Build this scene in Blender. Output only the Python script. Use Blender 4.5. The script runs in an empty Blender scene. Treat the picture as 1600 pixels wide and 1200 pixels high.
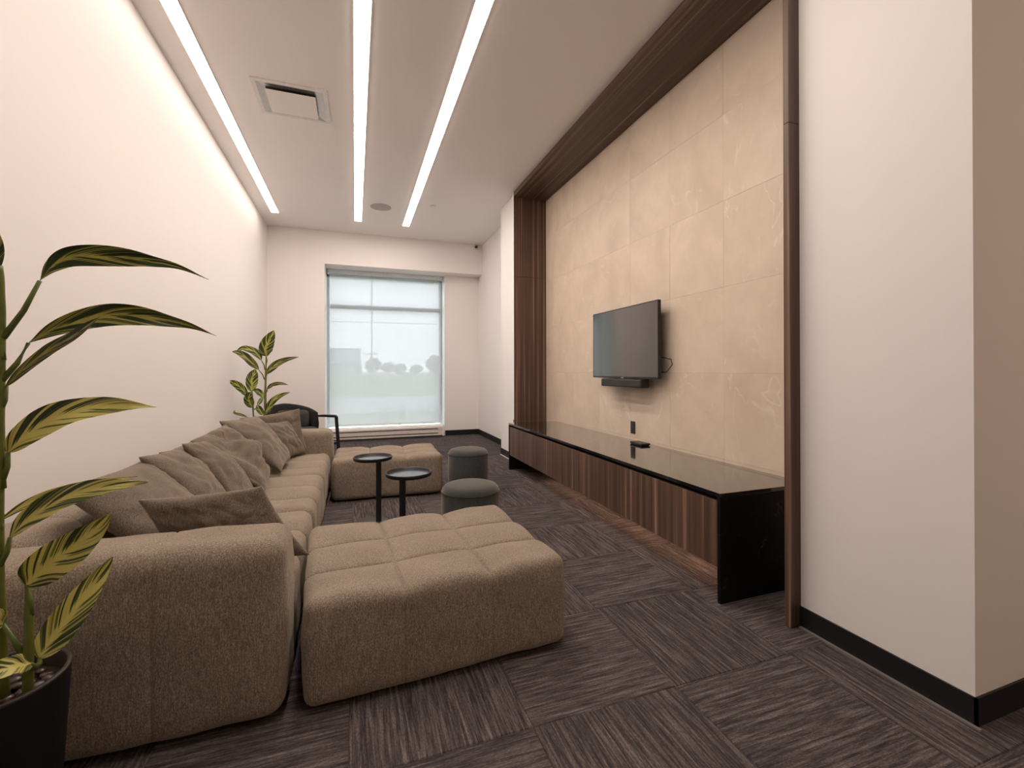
import bpy, math, random
from mathutils import Vector, Matrix, noise
R = math.radians
sc = bpy.context.scene
# ------------------------------------------------------------ camera
cam = bpy.data.cameras.new('camera'); camo = bpy.data.objects.new('camera', cam)
sc.collection.objects.link(camo); sc.camera = camo
cam.sensor_width = 36.0; cam.lens = 698.0 * 36 / 1600
cam.shift_x = 0.0003; cam.shift_y = -22.25 / 1600
cam.clip_start = 0.05; cam.clip_end = 2000
_a, _b, _r = R(19.34), R(0.166), R(0.113)
_m = Matrix.Rotation(-_a, 4, 'Z') @ Matrix.Rotation(R(90) + _b, 4, 'X') @ Matrix.Rotation(-_r, 4, 'Z')
camo.matrix_world = Matrix.Translation((0, 0, 1.25)) @ _m
# ------------------------------------------------------------ light and exposure
sc.view_settings.view_transform = 'Standard'; sc.view_settings.look = 'None'
sc.view_settings.gamma = 1.0; sc.view_settings.use_curve_mapping = False
sc.view_settings.exposure = 0.85
STRIP = 13.2            # emission of the three ceiling light strips
SKY = 5.0
w = bpy.data.worlds.new('sky'); sc.world = w; w.use_nodes = True
_bg = w.node_tree.nodes['Background']
_bg.inputs[0].default_value = (0.90, 0.945, 1.0, 1); _bg.inputs[1].default_value = SKY
def area(name, loc, rot, sx, sy, power, col):
    l = bpy.data.lights.new(name, 'AREA'); l.shape = 'RECTANGLE'; l.size = sx; l.size_y = sy
    l.energy = power; l.color = col
    o = bpy.data.objects.new(name, l); o.location = loc; o.rotation_euler = rot
    sc.collection.objects.link(o); return o
# added fill light, unseen behind the camera, lifts the ambient light
area('lobby_fill_light', (3.2, -1.6, 3.62), (0, 0, 0), 1.2, 1.2, 20, (1.0, .76, .56))
# LED strip under the console, as its glow on the carpet shows
area('console_led_strip', (2.10, 3.35, .165), (0, 0, 0), .02, 2.6, 2.0, (1.0, .62, .40))

# ------------------------------------------------------------ materials
def nt(name):
    m = bpy.data.materials.new(name); m.use_nodes = True
    t = m.node_tree; t.nodes.clear()
    return m, t, t.nodes, t.links
class N:
    def __init__(s, name):
        s.m, s.t, s.n, s.l = nt(name)
        s.out = s.n.new('ShaderNodeOutputMaterial')
        s.p = s.n.new('ShaderNodeBsdfPrincipled')
        s.l.new(s.p.outputs[0], s.out.inputs[0])
    def a(s, typ, **k):
        x = s.n.new(typ)
        for kk, v in k.items():
            if kk.startswith('i_'):
                x.inputs[int(kk[2:])].default_value = v
            else: setattr(x, kk, v)
        return x
    def k(s, a, b): s.l.new(a, b)
    def coord(s, kind='Object', scale=(1, 1, 1), rot=(0, 0, 0), rand=False):
        tc = s.a('ShaderNodeTexCoord'); mp = s.a('ShaderNodeMapping')
        mp.inputs['Scale'].default_value = scale; mp.inputs['Rotation'].default_value = rot
        src = tc.outputs[kind]
        if rand:
            oi = s.a('ShaderNodeObjectInfo'); ad = s.a('ShaderNodeVectorMath', operation='MULTIPLY_ADD')
            s.k(oi.outputs['Random'], ad.inputs[0]); ad.inputs[1].default_value = (37, 53, 71); s.k(src, ad.inputs[2])
            src = ad.outputs[0]
        s.k(src, mp.inputs[0]); return mp.outputs[0]
    def noise(s, vec, scale=5, detail=4, rough=.55, dist=0):
        x = s.a('ShaderNodeTexNoise'); x.inputs['Scale'].default_value = scale; x.inputs['Detail'].default_value = detail
        x.inputs['Roughness'].default_value = rough; x.inputs['Distortion'].default_value = dist
        s.k(vec, x.inputs['Vector']); return x.outputs['Fac']
    def ramp(s, fac, stops):
        x = s.a('ShaderNodeValToRGB'); cr = x.color_ramp
        while len(cr.elements) > 1: cr.elements.remove(cr.elements[0])
        cr.elements[0].position = stops[0][0]; cr.elements[0].color = (*stops[0][1], 1)
        for p, c in stops[1:]:
            e = cr.elements.new(p); e.color = (*c, 1)
        s.k(fac, x.inputs[0]); return x.outputs[0]
    def mix(s, fac, a, b, mode='MIX'):
        x = s.a('ShaderNodeMix', data_type='RGBA', blend_type=mode)
        for i, v in ((0, fac), (6, a), (7, b)):
            if hasattr(v, 'is_linked'): s.k(v, x.inputs[i])
            else: x.inputs[i].default_value = v if i == 0 else (*v, 1)
        return x.outputs[2]
    def bump(s, h, strength=.3, dist=.01):
        x = s.a('ShaderNodeBump'); x.inputs['Strength'].default_value = strength; x.inputs['Distance'].default_value = dist
        s.k(h, x.inputs['Height']); s.k(x.outputs[0], s.p.inputs['Normal'])
    def col(s, c):
        if hasattr(c, 'is_linked'): s.k(c, s.p.inputs['Base Color'])
        else: s.p.inputs['Base Color'].default_value = (*c, 1)
    def rough(s, r, spec=.5, metal=0):
        s.p.inputs['Roughness'].default_value = r; s.p.inputs['Specular IOR Level'].default_value = spec
        s.p.inputs['Metallic'].default_value = metal
M = {}
def plain(name, c, r=.5, spec=.5, metal=0, nz=.06, sc_=30):
    n = N(name); f = n.noise(n.coord(), sc_, 3)
    lo = tuple(x * (1 - nz) for x in c); hi = tuple(min(1, x * (1 + nz)) for x in c)
    n.col(n.ramp(f, [(.3, lo), (.7, hi)])); n.rough(r, spec, metal); M[name] = n.m; return n
def paint(name, c):
    n = N(name); v = n.coord(); f = n.noise(v, 1.2, 2); g = n.noise(v, 260, 2)
    n.col(n.ramp(f, [(.3, tuple(x * .985 for x in c)), (.7, c)])); n.rough(.7, .3); n.bump(g, .08, .002); M[name] = n.m
paint('wall_paint', (.88, .82, .785))
paint('ceiling_paint', (.91, .86, .825))
plain('black_vinyl', (.012, .012, .014), .45, .4)
plain('grey_edge', (.20, .17, .15), .6)
plain('grout_line', (.30, .235, .18), .8)
plain('white_metal', (.78, .76, .73), .35, .5)
plain('window_aluminium', (.72, .76, .79), .4, .5)
plain('white_reveal', (.86, .87, .86), .6)
plain('heater_enamel', (.72, .64, .58), .4)
plain('dark_slot', (.03, .028, .027), .6)
plain('black_plastic', (.012, .012, .013), .35, .5)
plain('black_metal', (.010, .010, .011), .45, .5)
plain('table_tray', (.035, .034, .036), .2, .9)
plain('steel', (.55, .55, .55), .3, .5, 1)
plain('pot_black', (.006, .006, .007), .55, .3)
plain('pot_rim', (.045, .032, .027), .55, .4)
plain('soil', (.02, .014, .01), .9)
plain('stem_green', (.125, .135, .022), .45, .4, 0, .25, 20)
plain('petiole', (.10, .13, .024), .45, .4, 0, .2, 30)
plain('hedge_twig', (.09, .08, .06), .9)
plain('chair_fabric', (.022, .019, .018), .9, .2, 0, .3, 120)
plain('chair_seat', (.06, .055, .052), .9, .2, 0, .3, 120)
plain('chair_frame', (.010, .012, .014), .35, .5)
plain('asphalt', (.38, .38, .39), .9, .2, 0, .08, 3)
plain('concrete', (.42, .42, .42), .9, .2)
plain('building_wall', (.36, .40, .44), .8, .2)
plain('building_dark', (.16, .18, .21), .6, .4)
plain('wood_pole', (.12, .10, .09), .9)
plain('tree_crown', (.07, .10, .05), .9, .2, 0, .4, 1)
plain('car_white', (.7, .72, .75), .3)
plain('car_dark', (.05, .05, .06), .3)
plain('tyre', (.02, .02, .02), .8)
n = N('grass'); f = n.noise(n.coord(), 2.5, 6); n.col(n.ramp(f, [(.3, (.10, .15, .05)), (.7, (.22, .28, .12))])); n.rough(1, .1); M['grass'] = n.m

# pebbles
n = N('pebble'); v = n.coord(rand=True); f = n.noise(v, 12, 4)
oi = n.a('ShaderNodeObjectInfo')
c1 = n.ramp(oi.outputs['Random'], [(0, (.035, .02, .012)), (.4, (.10, .045, .022)), (.7, (.06, .04, .03)), (1, (.13, .075, .05))])
n.col(n.mix(f, c1, (.02, .012, .01))); n.rough(.3, .6); M['pebble'] = n.m

# stone panels
n = N('stone'); v = n.coord(rand=True); f = n.noise(v, 1.6, 6, .6, .6); g = n.noise(v, 7, 5, .6)
base = n.ramp(f, [(.28, (.60, .475, .365)), (.5, (.70, .57, .445)), (.72, (.76, .63, .50))])
base = n.mix(n.ramp(g, [(.35, (0, 0, 0)), (.75, (.35, .35, .35))]), base, (.56, .45, .345))
wv = n.noise(n.coord(rand=True, scale=(1, 1, .55), rot=(.6, 0, 0)), 2.2, 3, .5, 1.4)
vein = n.ramp(wv, [(.494, (0, 0, 0)), (.502, (.5, .5, .5)), (.507, (0, 0, 0))])
msk = n.ramp(n.noise(v, 3.1, 2), [(.47, (0, 0, 0)), (.58, (1, 1, 1))])
vm = n.mix(1.0, vein, msk, 'MULTIPLY')
n.col(n.mix(vm, base, (.88, .78, .66))); n.rough(.48, .4); n.bump(g, .05, .003); M['stone'] = n.m

# walnut veneer: grain along Z, stripes across the other two axes
def walnut(name, sc3, gain=1.0):
    n = N(name); v = n.coord('Object', sc3, rand=False)
    f = n.noise(v, 1, 3, .5, .15); g = n.noise(n.coord('Object', tuple(x * 3.7 for x in sc3)), 1, 2, .5)
    G = lambda c: tuple(x * gain for x in c)
    a = n.ramp(f, [(.30, G((.042, .024, .016))), (.47, G((.075, .042, .028))), (.60, G((.105, .060, .040))), (.68, G((.22, .145, .105)))])
    n.col(n.mix(n.ramp(g, [(.35, (0, 0, 0)), (.7, (.6, .6, .6))]), a, G((.055, .028, .018)))); n.rough(.42, .4); M[name] = n.m
walnut('walnut_vertical', (38, 38, .35), 1.5); walnut('walnut_door', (2, 26, .35), 1.5); walnut('walnut_header', (45, .35, 45), 1.3)

# polished black marble
n = N('black_marble'); v = n.coord(); wv = n.noise(v, 3.2, 6, .65, 1.2)
vein = n.ramp(wv, [(.497, (0, 0, 0)), (.503, (1, 1, 1)), (.509, (0, 0, 0))])
msk = n.ramp(n.noise(v, 5.1, 3), [(.56, (0, 0, 0)), (.66, (.6, .6, .6))])
n.col(n.mix(n.mix(1.0, vein, msk, 'MULTIPLY'), (.006, .006, .007), (.25, .24, .23))); n.rough(.10, .65)
n.p.inputs['Coat Weight'].default_value = 1.0; n.p.inputs['Coat IOR'].default_value = 1.55; n.p.inputs['Coat Roughness'].default_value = .04; M['black_marble'] = n.m

n = N('black_marble_honed'); v = n.coord(); wv = n.noise(v, 2.6, 6, .7, 1.0)
vein = n.ramp(wv, [(.497, (0, 0, 0)), (.502, (1, 1, 1)), (.507, (0, 0, 0))])
msk = n.ramp(n.noise(v, 6.3, 3), [(.52, (0, 0, 0)), (.64, (.7, .7, .7))])
n.col(n.mix(n.mix(1.0, vein, msk, 'MULTIPLY'), (.004, .004, .0045), (.22, .21, .20))); n.rough(.42, .25); M['black_marble_honed'] = n.m

# television glass
n = N('screen_glass'); n.col((.012, .012, .014)); n.rough(.10, .9); n.p.inputs['Coat Weight'].default_value = 1.0; n.p.inputs['Coat IOR'].default_value = 1.9
n.p.inputs['Coat Roughness'].default_value = .08; M['screen_glass'] = n.m

# carpet tile: streaks along the tile's own X axis
n = N('carpet'); v1 = n.coord('Object', (4.5, 85, 1), rand=True); v2 = n.coord('Object', (14, 170, 1), rand=True)
v3 = n.coord('Object', (90, 210, 1), rand=True)
f1 = n.noise(v1, 1, 3, .6, .2); f2 = n.noise(v2, 1, 2, .6); f3 = n.noise(v3, 1, 2, .7)
a = n.ramp(f1, [(.33, (.026, .021, .023)), (.47, (.056, .046, .048)), (.57, (.135, .112, .106)), (.68, (.25, .21, .195))])
a = n.mix(n.ramp(f2, [(.35, (0, 0, 0)), (.70, (.7, .7, .7))]), a, (.150, .127, .120))
a = n.mix(n.ramp(f3, [(.35, (.55, .55, .55)), (.65, (0, 0, 0))]), a, (.030, .022, .026))
oi = n.a('ShaderNodeObjectInfo')
a = n.mix(1.0, a, n.ramp(oi.outputs['Random'], [(0, (.88, .88, .88)), (1, (1.1, 1.08, 1.08))]), 'MULTIPLY')
n.col(a); n.rough(.95, .1); n.bump(n.mix(.5, f2, f3), .8, .006); M['carpet'] = n.m

# chenille upholstery
def fabric(name, dark, mid, light, st=.5, s=1.0, sheen=.25, mott=0):
    n = N(name); v = n.coord(); f = n.noise(n.coord('Object', (1, 1, .5)), 300 * s, 3, .75); g = n.noise(n.coord('Object', (1, 1, .10)), 240 * s, 2, .6)
    h = n.noise(v, 4.5, 4, .6)
    a = n.ramp(f, [(.32, dark), (.5, mid), (.68, light)])
    a = n.mix(n.ramp(g, [(.35, (.5, .5, .5)), (.6, (0, 0, 0))]), a, dark)
    a = n.mix(n.ramp(h, [(.35, (.22 + mott, .22 + mott, .22 + mott)), (.65, (0, 0, 0))]), a, dark)
    n.col(a); n.rough(.95, .15); n.p.inputs['Sheen Weight'].default_value = sheen
    n.p.inputs['Sheen Roughness'].default_value = .5; n.p.inputs['Sheen Tint'].default_value = (.9, .75, .6, 1)
    n.bump(n.mix(.5, f, g), st, .004); M[name] = n.m
fabric('sofa_fabric', (.115, .087, .064), (.31, .245, .186), (.53, .43, .335))
fabric('pillow_fabric', (.07, .054, .041), (.21, .164, .125), (.33, .265, .205), .3, 1.2, .35, .15)
fabric('grey_velvet', (.030, .034, .036), (.066, .073, .076), (.105, .115, .12), .15, .9, .45, .45)

# variegated leaf (UV: x across, y along)
def leafmat(name, dg, mg, yl, bias=0.0, fr=(15, 52)):
    n = N(name); tc = n.a('ShaderNodeTexCoord'); sp = n.a('ShaderNodeSeparateXYZ'); n.k(tc.outputs['UV'], sp.inputs[0])
    def math_(op, a, b=None, c=None):
        x = n.a('ShaderNodeMath', operation=op)
        for i, q in enumerate((a, b, c)):
            if q is None: continue
            if hasattr(q, 'is_linked'): n.k(q, x.inputs[i])
            else: x.inputs[i].default_value = q
        return x.outputs[0]
    u = math_('SUBTRACT', sp.outputs[0], .5); au = math_('ABSOLUTE', u); sg = math_('SIGN', u)
    t = math_('MULTIPLY_ADD', au, -.62, sp.outputs[1])
    cb = n.a('ShaderNodeCombineXYZ'); n.k(t, cb.inputs[0]); n.k(math_('MULTIPLY', sg, 9.3), cb.inputs[1])
    oi = n.a('ShaderNodeObjectInfo'); n.k(math_('MULTIPLY', oi.outputs['Random'], 40), cb.inputs[2])
    f1 = n.noise(cb.outputs[0], fr[0], 2, .5); f2 = n.noise(cb.outputs[0], fr[1], 2, .5)
    f = math_('ADD', math_('MULTIPLY', f1, .6), math_('MULTIPLY', f2, .4))
    mid = math_('MULTIPLY', math_('SUBTRACT', .12, au), .9); f = math_('ADD', f, math_('MAXIMUM', mid, -.03))
    n.col(n.ramp(f, [(.43 - bias, dg), (.485 - bias, mg), (.52 - bias, yl), (.8 - bias, tuple(x * 1.12 for x in yl))]))
    n.rough(.38, .4)
    n.p.inputs['Subsurface Weight'].default_value = 0
    n.bump(f2, .15, .002)
    tr = n.a('ShaderNodeBsdfTranslucent'); n.k(n.p.inputs['Base Color'].links[0].from_socket, tr.inputs[0])
    mx = n.a('ShaderNodeMixShader'); mx.inputs[0].default_value = .30
    n.k(n.p.outputs[0], mx.inputs[1]); n.k(tr.outputs[0], mx.inputs[2]); n.k(mx.outputs[0], n.out.inputs[0])
    M[name] = n.m
leafmat('leaf_dark', (.030, .050, .018), (.070, .095, .020), (.46, .42, .10), -.025)
leafmat('leaf_light', (.045, .065, .028), (.17, .21, .04), (.70, .63, .20), .03)
leafmat('leaf_mid', (.040, .062, .020), (.09, .13, .022), (.55, .55, .14), -.01, (10, 28))

# glass pane and roller screen
n = N('window_glass'); tr = n.a('ShaderNodeBsdfTransparent'); gl = n.a('ShaderNodeBsdfGlossy'); gl.inputs['Roughness'].default_value = .02
tr.inputs[0].default_value = (.95, .97, .97, 1); fr = n.a('ShaderNodeFresnel'); mx = n.a('ShaderNodeMixShader')
n.k(fr.outputs[0], mx.inputs[0]); n.k(tr.outputs[0], mx.inputs[1]); n.k(gl.outputs[0], mx.inputs[2]); n.k(mx.outputs[0], n.out.inputs[0]); M['window_glass'] = n.m
n = N('screen_cloth'); tr = n.a('ShaderNodeBsdfTransparent'); tl = n.a('ShaderNodeBsdfTranslucent'); df = n.a('ShaderNodeBsdfDiffuse')
w1 = n.noise(n.coord('Object', (1, 1, 1)), 300, 1)
tr.inputs[0].default_value = (.12, .12, .12, 1); cc = n.ramp(w1, [(.3, (.555, .535, .55)), (.7, (.605, .585, .60))]); n.k(cc, tl.inputs[0]); n.k(cc, df.inputs[0])
m1 = n.a('ShaderNodeMixShader'); m1.inputs[0].default_value = .30; n.k(tl.outputs[0], m1.inputs[1]); n.k(df.outputs[0], m1.inputs[2])
m2 = n.a('ShaderNodeMixShader'); m2.inputs[0].default_value = .64; n.k(tr.outputs[0], m2.inputs[1]); n.k(m1.outputs[0], m2.inputs[2])
n.k(m2.outputs[0], n.out.inputs[0]); M['screen_cloth'] = n.m
def emit(name, c, s):
    n = N(name); e = n.a('ShaderNodeEmission'); e.inputs[0].default_value = (*c, 1); e.inputs[1].default_value = s
    n.k(e.outputs[0], n.out.inputs[0]); M[name] = n.m
emit('strip_glow', (1.0, .90, .825), STRIP * 1.27); emit('strip_glow_dimmed', (1.0, .90, .825), STRIP * .46)

# ------------------------------------------------------------ mesh helpers
C = sc.collection
class MB:
    def __init__(s): s.v = []; s.f = []; s.uv = None
    def box(s, x0, x1, y0, y1, z0, z1, bev=0):
        if bev:
            b = bev; return s.bbox(x0, x1, y0, y1, z0, z1, b)
        k = len(s.v)
        s.v += [(x, y, z) for z in (z0, z1) for y in (y0, y1) for x in (x0, x1)]
        s.f += [tuple(k + i for i in q) for q in ((0, 2, 3, 1), (4, 5, 7, 6), (0, 1, 5, 4), (2, 6, 7, 3), (0, 4, 6, 2), (1, 3, 7, 5))]
        return s
    def bbox(s, x0, x1, y0, y1, z0, z1, b):
        v, f = rbox_data(x1 - x0, y1 - y0, z1 - z0, b, 1, (1, 1, 1)); k = len(s.v)
        c = ((x0 + x1) / 2, (y0 + y1) / 2, (z0 + z1) / 2)
        s.v += [(p[0] + c[0], p[1] + c[1], p[2] + c[2]) for p in v]; s.f += [tuple(k + i for i in q) for q in f]; return s
    def lathe(s, prof, cx=0, cy=0, n=32, sx=1, sy=1):
        k = len(s.v)
        for r, z in prof:
            for i in range(n):
                a = 2 * math.pi * i / n; s.v.append((cx + r * sx * math.cos(a), cy + r * sy * math.sin(a), z))
        for j in range(len(prof) - 1):
            for i in range(n):
                a, b = k + j * n + i, k + j * n + (i + 1) % n
                s.f.append((a, b, b + n, a + n))
        return s
    def tube(s, pts, rad, n=10):
        pts = [Vector(p) for p in pts]; k = len(s.v); m = len(pts)
        rad = rad if isinstance(rad, (list, tuple)) else [rad] * m
        up = Vector((.31, .17, .93)).normalized()
        for i, p in enumerate(pts):
            d = (pts[min(i + 1, m - 1)] - pts[max(i - 1, 0)]).normalized()
            a = d.cross(up)
            if a.length < .05: a = d.cross(Vector((1, 0, 0)))
            a.normalize(); b = d.cross(a)
            for j in range(n):
                t = 2 * math.pi * j / n; s.v.append(tuple(p + a * math.cos(t) * rad[i] + b * math.sin(t) * rad[i]))
        for i in range(m - 1):
            for j in range(n):
                a, b = k + i * n + j, k + i * n + (j + 1) % n
                s.f.append((a, b, b + n, a + n))
        s.f.append(tuple(k + j for j in range(n))[::-1]); s.f.append(tuple(k + (m - 1) * n + j for j in range(n)))
        return s
    def prism(s, poly, axis, a0, a1):
        # poly in the two other axes (in xyz order), extruded along axis
        k = len(s.v); m = len(poly)
        for a in (a0, a1):
            for p in poly:
                q = list(p); q.insert(axis, a); s.v.append(tuple(q))
        s.f.append(tuple(k + i for i in range(m))[::-1]); s.f.append(tuple(k + m + i for i in range(m)))
        for i in range(m):
            j = (i + 1) % m; s.f.append((k + i, k + j, k + m + j, k + m + i))
        return s
    def build(s, name, mat, parent=None, smooth=False, loc=None):
        me = bpy.data.meshes.new(name)
        vs = s.v
        if loc is not None: vs = [(p[0] - loc[0], p[1] - loc[1], p[2] - loc[2]) for p in vs]
        me.from_pydata(vs, [], s.f); me.validate(); me.update()
        import bmesh
        b = bmesh.new(); b.from_mesh(me); bmesh.ops.recalc_face_normals(b, faces=b.faces); b.to_mesh(me); b.free()
        if s.uv:
            ul = me.uv_layers.new(name='UVMap')
            for lp in me.loops: ul.data[lp.index].uv = s.uv[lp.vertex_index]
        me.materials.append(M[mat])
        if smooth:
            for p in me.polygons: p.use_smooth = True
        o = bpy.data.objects.new(name, me); C.objects.link(o)
        if loc is not None: o.location = loc
        if parent is not None:
            if loc is not None: o.location = Vector(loc) - WORLD(parent)
            else: o.location = -WORLD(parent)
            o.parent = parent
        return o
def WORLD(o):
    v = Vector(o.location)
    while o.parent: o = o.parent; v += Vector(o.location)
    return v
def autosmooth(o, ang=40):
    me = o.data
    for p in me.polygons: p.use_smooth = True
    me.set_sharp_from_angle(angle=R(ang))
def rbox_data(sx, sy, sz, r, nr, ns, xs=None, ys=None, zs=None):
    def ax(L, k, extra=()):
        h = L / 2; rr = min(r, h * .98)
        e = [-h + rr * (1 - math.cos(math.pi / 2 * i / nr)) if nr > 1 else -h + rr * i for i in range(nr + 1)]
        inner = [-h + rr + (L - 2 * rr) * i / k for i in range(1, k)]
        a = e + inner + [-x for x in reversed(e)]
        a += [x for x in extra if abs(x) < h - rr]
        a = sorted(a); o = [a[0]]
        for x in a[1:]:
            if x - o[-1] > 1e-5: o.append(x)
        return o, rr
    X, rx = ax(sx, ns[0], xs or ()); Y, ry = ax(sy, ns[1], ys or ()); Z, rz = ax(sz, ns[2], zs or ())
    nx, ny, nz = len(X) - 1, len(Y) - 1, len(Z) - 1
    idx = {}; v = []
    rr = min(rx, ry, rz)
    def pt(i, j, k):
        key = (i, j, k)
        if key in idx: return idx[key]
        p = Vector((X[i], Y[j], Z[k]))
        q = Vector((max(-sx / 2 + rr, min(sx / 2 - rr, p.x)), max(-sy / 2 + rr, min(sy / 2 - rr, p.y)), max(-sz / 2 + rr, min(sz / 2 - rr, p.z))))
        d = p - q
        if d.length > 1e-9: p = q + d.normalized() * rr
        idx[key] = len(v); v.append(tuple(p)); return idx[key]
    f = []
    for i in range(nx):
        for j in range(ny):
            f.append((pt(i, j, 0), pt(i, j + 1, 0), pt(i + 1, j + 1, 0), pt(i + 1, j, 0)))
            f.append((pt(i, j, nz), pt(i + 1, j, nz), pt(i + 1, j + 1, nz), pt(i, j + 1, nz)))
        for k in range(nz):
            f.append((pt(i, 0, k), pt(i + 1, 0, k), pt(i + 1, 0, k + 1), pt(i, 0, k + 1)))
            f.append((pt(i, ny, k), pt(i, ny, k + 1), pt(i + 1, ny, k + 1), pt(i + 1, ny, k)))
    for j in range(ny):
        for k in range(nz):
            f.append((pt(0, j, k), pt(0, j, k + 1), pt(0, j + 1, k + 1), pt(0, j + 1, k)))
            f.append((pt(nx, j, k), pt(nx, j + 1, k), pt(nx, j + 1, k + 1), pt(nx, j, k + 1)))
    return v, f
def puffy(x0, x1, y0, y1, z0, z1, r, seams_x=(), seams_y=(), top=.03, side=.008, seed=1, wr=.004, ns=(24, 24, 8), bulge=.01):
    """Upholstered block: rounded box, creased along seam planes (world x / y values)."""
    c = ((x0 + x1) / 2, (y0 + y1) / 2, (z0 + z1) / 2); S = (x1 - x0, y1 - y0, z1 - z0)
    sx = [s - c[0] for s in seams_x]; sy = [s - c[1] for s in seams_y]
    ex = [s + d for s in sx for d in (-.02, -.009, -.003, 0, .003, .009, .02)]
    ey = [s + d for s in sy for d in (-.02, -.009, -.003, 0, .003, .009, .02)]
    v, f = rbox_data(*S, r, 5, ns, ex, ey)
    def g(t, ss, half):
        if not ss: return 1.0, 1.0
        b = sorted([-half] + list(ss) + [half]); d = min(abs(t - q) for q in ss)
        for i in range(len(b) - 1):
            if b[i] - 1e-6 <= t <= b[i + 1] + 1e-6:
                w_ = (b[i + 1] - b[i]) / 2; break
        else: w_ = .15
        e = min(1, d / w_); return math.sin(math.pi / 2 * e) ** .55, 1 - math.exp(-(d / .006) ** 2)
    out = []
    for p in v:
        q = Vector((max(-S[0] / 2 + r, min(S[0] / 2 - r, p[0])), max(-S[1] / 2 + r, min(S[1] / 2 - r, p[1])), max(-S[2] / 2 + r, min(S[2] / 2 - r, p[2]))))
        n_ = Vector(p) - q; n_ = n_.normalized() if n_.length > 1e-9 else Vector((0, 0, 1))
        fx, cx_ = g(p[0], sx, S[0] / 2); fy, cy_ = g(p[1], sy, S[1] / 2)
        up = max(0, n_.z)
        wx, wy = 1 - abs(n_.x) ** 2, 1 - abs(n_.y) ** 2
        depth = top * up + side * (1 - up)
        F = (1 - wx * (1 - fx)) * (1 - wy * (1 - fy))
        cr = (1 - wx * (1 - cx_)) * (1 - wy * (1 - cy_))
        if n_.z < -.3: d = 0
        else: d = -depth * (1 - F) - .005 * (1 - cr)
        e = (1 - (2 * p[0] / S[0]) ** 2) * (1 - (2 * p[1] / S[1]) ** 2) * up + (1 - (2 * p[2] / S[2]) ** 2) * (1 - up)
        d += bulge * max(0, e)
        w3 = Vector(p) + Vector(c)
        d += wr * noise.noise(w3 * 5 + Vector((seed * 7, 0, 0))) + wr * .5 * noise.noise(w3 * 13 + Vector((0, seed * 5, 0)))
        out.append(tuple(w3 + n_ * d))
    m = MB(); m.v = out; m.f = f; return m
def cushion(NT, FT, FB, NB, T, seed, pinch=.07, wr=.012, n=44):
    """Soft cushion on four corner points, thickness T."""
    NT, FT, FB, NB = map(Vector, (NT, FT, FB, NB)); m = MB()
    nrm = (FT - NB).cross(NT - FB).normalized()
    if nrm.x < 0: nrm = -nrm
    idx = {}
    for side in (1, -1):
        for i in range(n + 1):
            for j in range(n + 1):
                u = -math.cos(math.pi * i / n); v = -math.cos(math.pi * j / n)
                border = i in (0, n) or j in (0, n)
                if border and side == -1: idx[side, i, j] = idx[1, i, j]; continue
                uu = u * (1 - pinch * (1 - v * v)); vv = v * (1 - pinch * (1 - u * u))
                a, b = (uu + 1) / 2, (vv + 1) / 2
                p = (NB * (1 - a) + FB * a) * (1 - b) + (NT * (1 - a) + FT * a) * b
                h = T / 2 * (max(0, (1 - u * u)) * max(0, (1 - v * v))) ** .42
                q = Vector((u * 1.6 + seed * 3.1, v * 1.6, side * .4))
                #folds running in from the corners plus a slack surface
                r2 = math.hypot(u, v)
                fold = abs(noise.noise(Vector((math.atan2(v, u) * 3.2 + seed, r2 * .8, seed)))) * min(1, r2) * (h / (T / 2))
                hh = h / (T / 2)
                sag = abs(noise.noise(Vector((u * 1.5 + v * .9 + seed * 5, v * 1.1 - u * .5, seed)))) ** .7
                crs = 1 - abs(noise.noise(Vector((u * 2.3 + seed * 4, v * 2.1 + u * 1.2, seed * 2 + side)))) * 2.2
                h += wr * (noise.noise(q) * 1.6 + .5 * noise.noise(q * 2.7)) * hh - wr * 1.8 * fold - wr * .55 * max(0, crs) ** 3 * hh + wr * .8 * sag * hh
                p = p + nrm * h * side
                if border: p = p + nrm * wr * .8 * noise.noise(Vector((u * 2, v * 2, seed)))
                idx[side, i, j] = len(m.v); m.v.append(tuple(p))
    for side in (1, -1):
        for i in range(n):
            for j in range(n):
                q = (idx[side, i, j], idx[side, i + 1, j], idx[side, i + 1, j + 1], idx[side, i, j + 1])
                m.f.append(q if side == 1 else q[::-1])
    return m
def tag(o, label=None, cat=None, group=None, kind=None):
    if label: o['label'] = label
    if cat: o['category'] = cat
    if group: o['group'] = group
    if kind: o['kind'] = kind
    return o
def empty(name, loc, label=None, cat=None, group=None, kind=None):
    o = bpy.data.objects.new(name, None); o.empty_display_size = .1; o.location = loc; C.objects.link(o)
    return tag(o, label, cat, group, kind)
def S(o): o['kind'] = 'structure'; return o
def copy_tree(o, parent=None):
    c = o.copy(); C.objects.link(c)
    if parent is not None: c.parent = parent
    for ch in [x for x in C.objects if x.parent == o]: copy_tree(ch, c)
    return c

# ------------------------------------------------------------ room dimensions (metres)
XL, XR, XJ, XC, XS = -1.38, 2.057, 2.074, 2.323, 2.509
YF, YB, YW = 8.34, 8.62, 9.00
YR, YJ, HC = .946, 6.39, 3.682
W0, W1, WT = -.496, 1.650, 3.112
YBACK, XFAR = -3.6, 6.0

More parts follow.
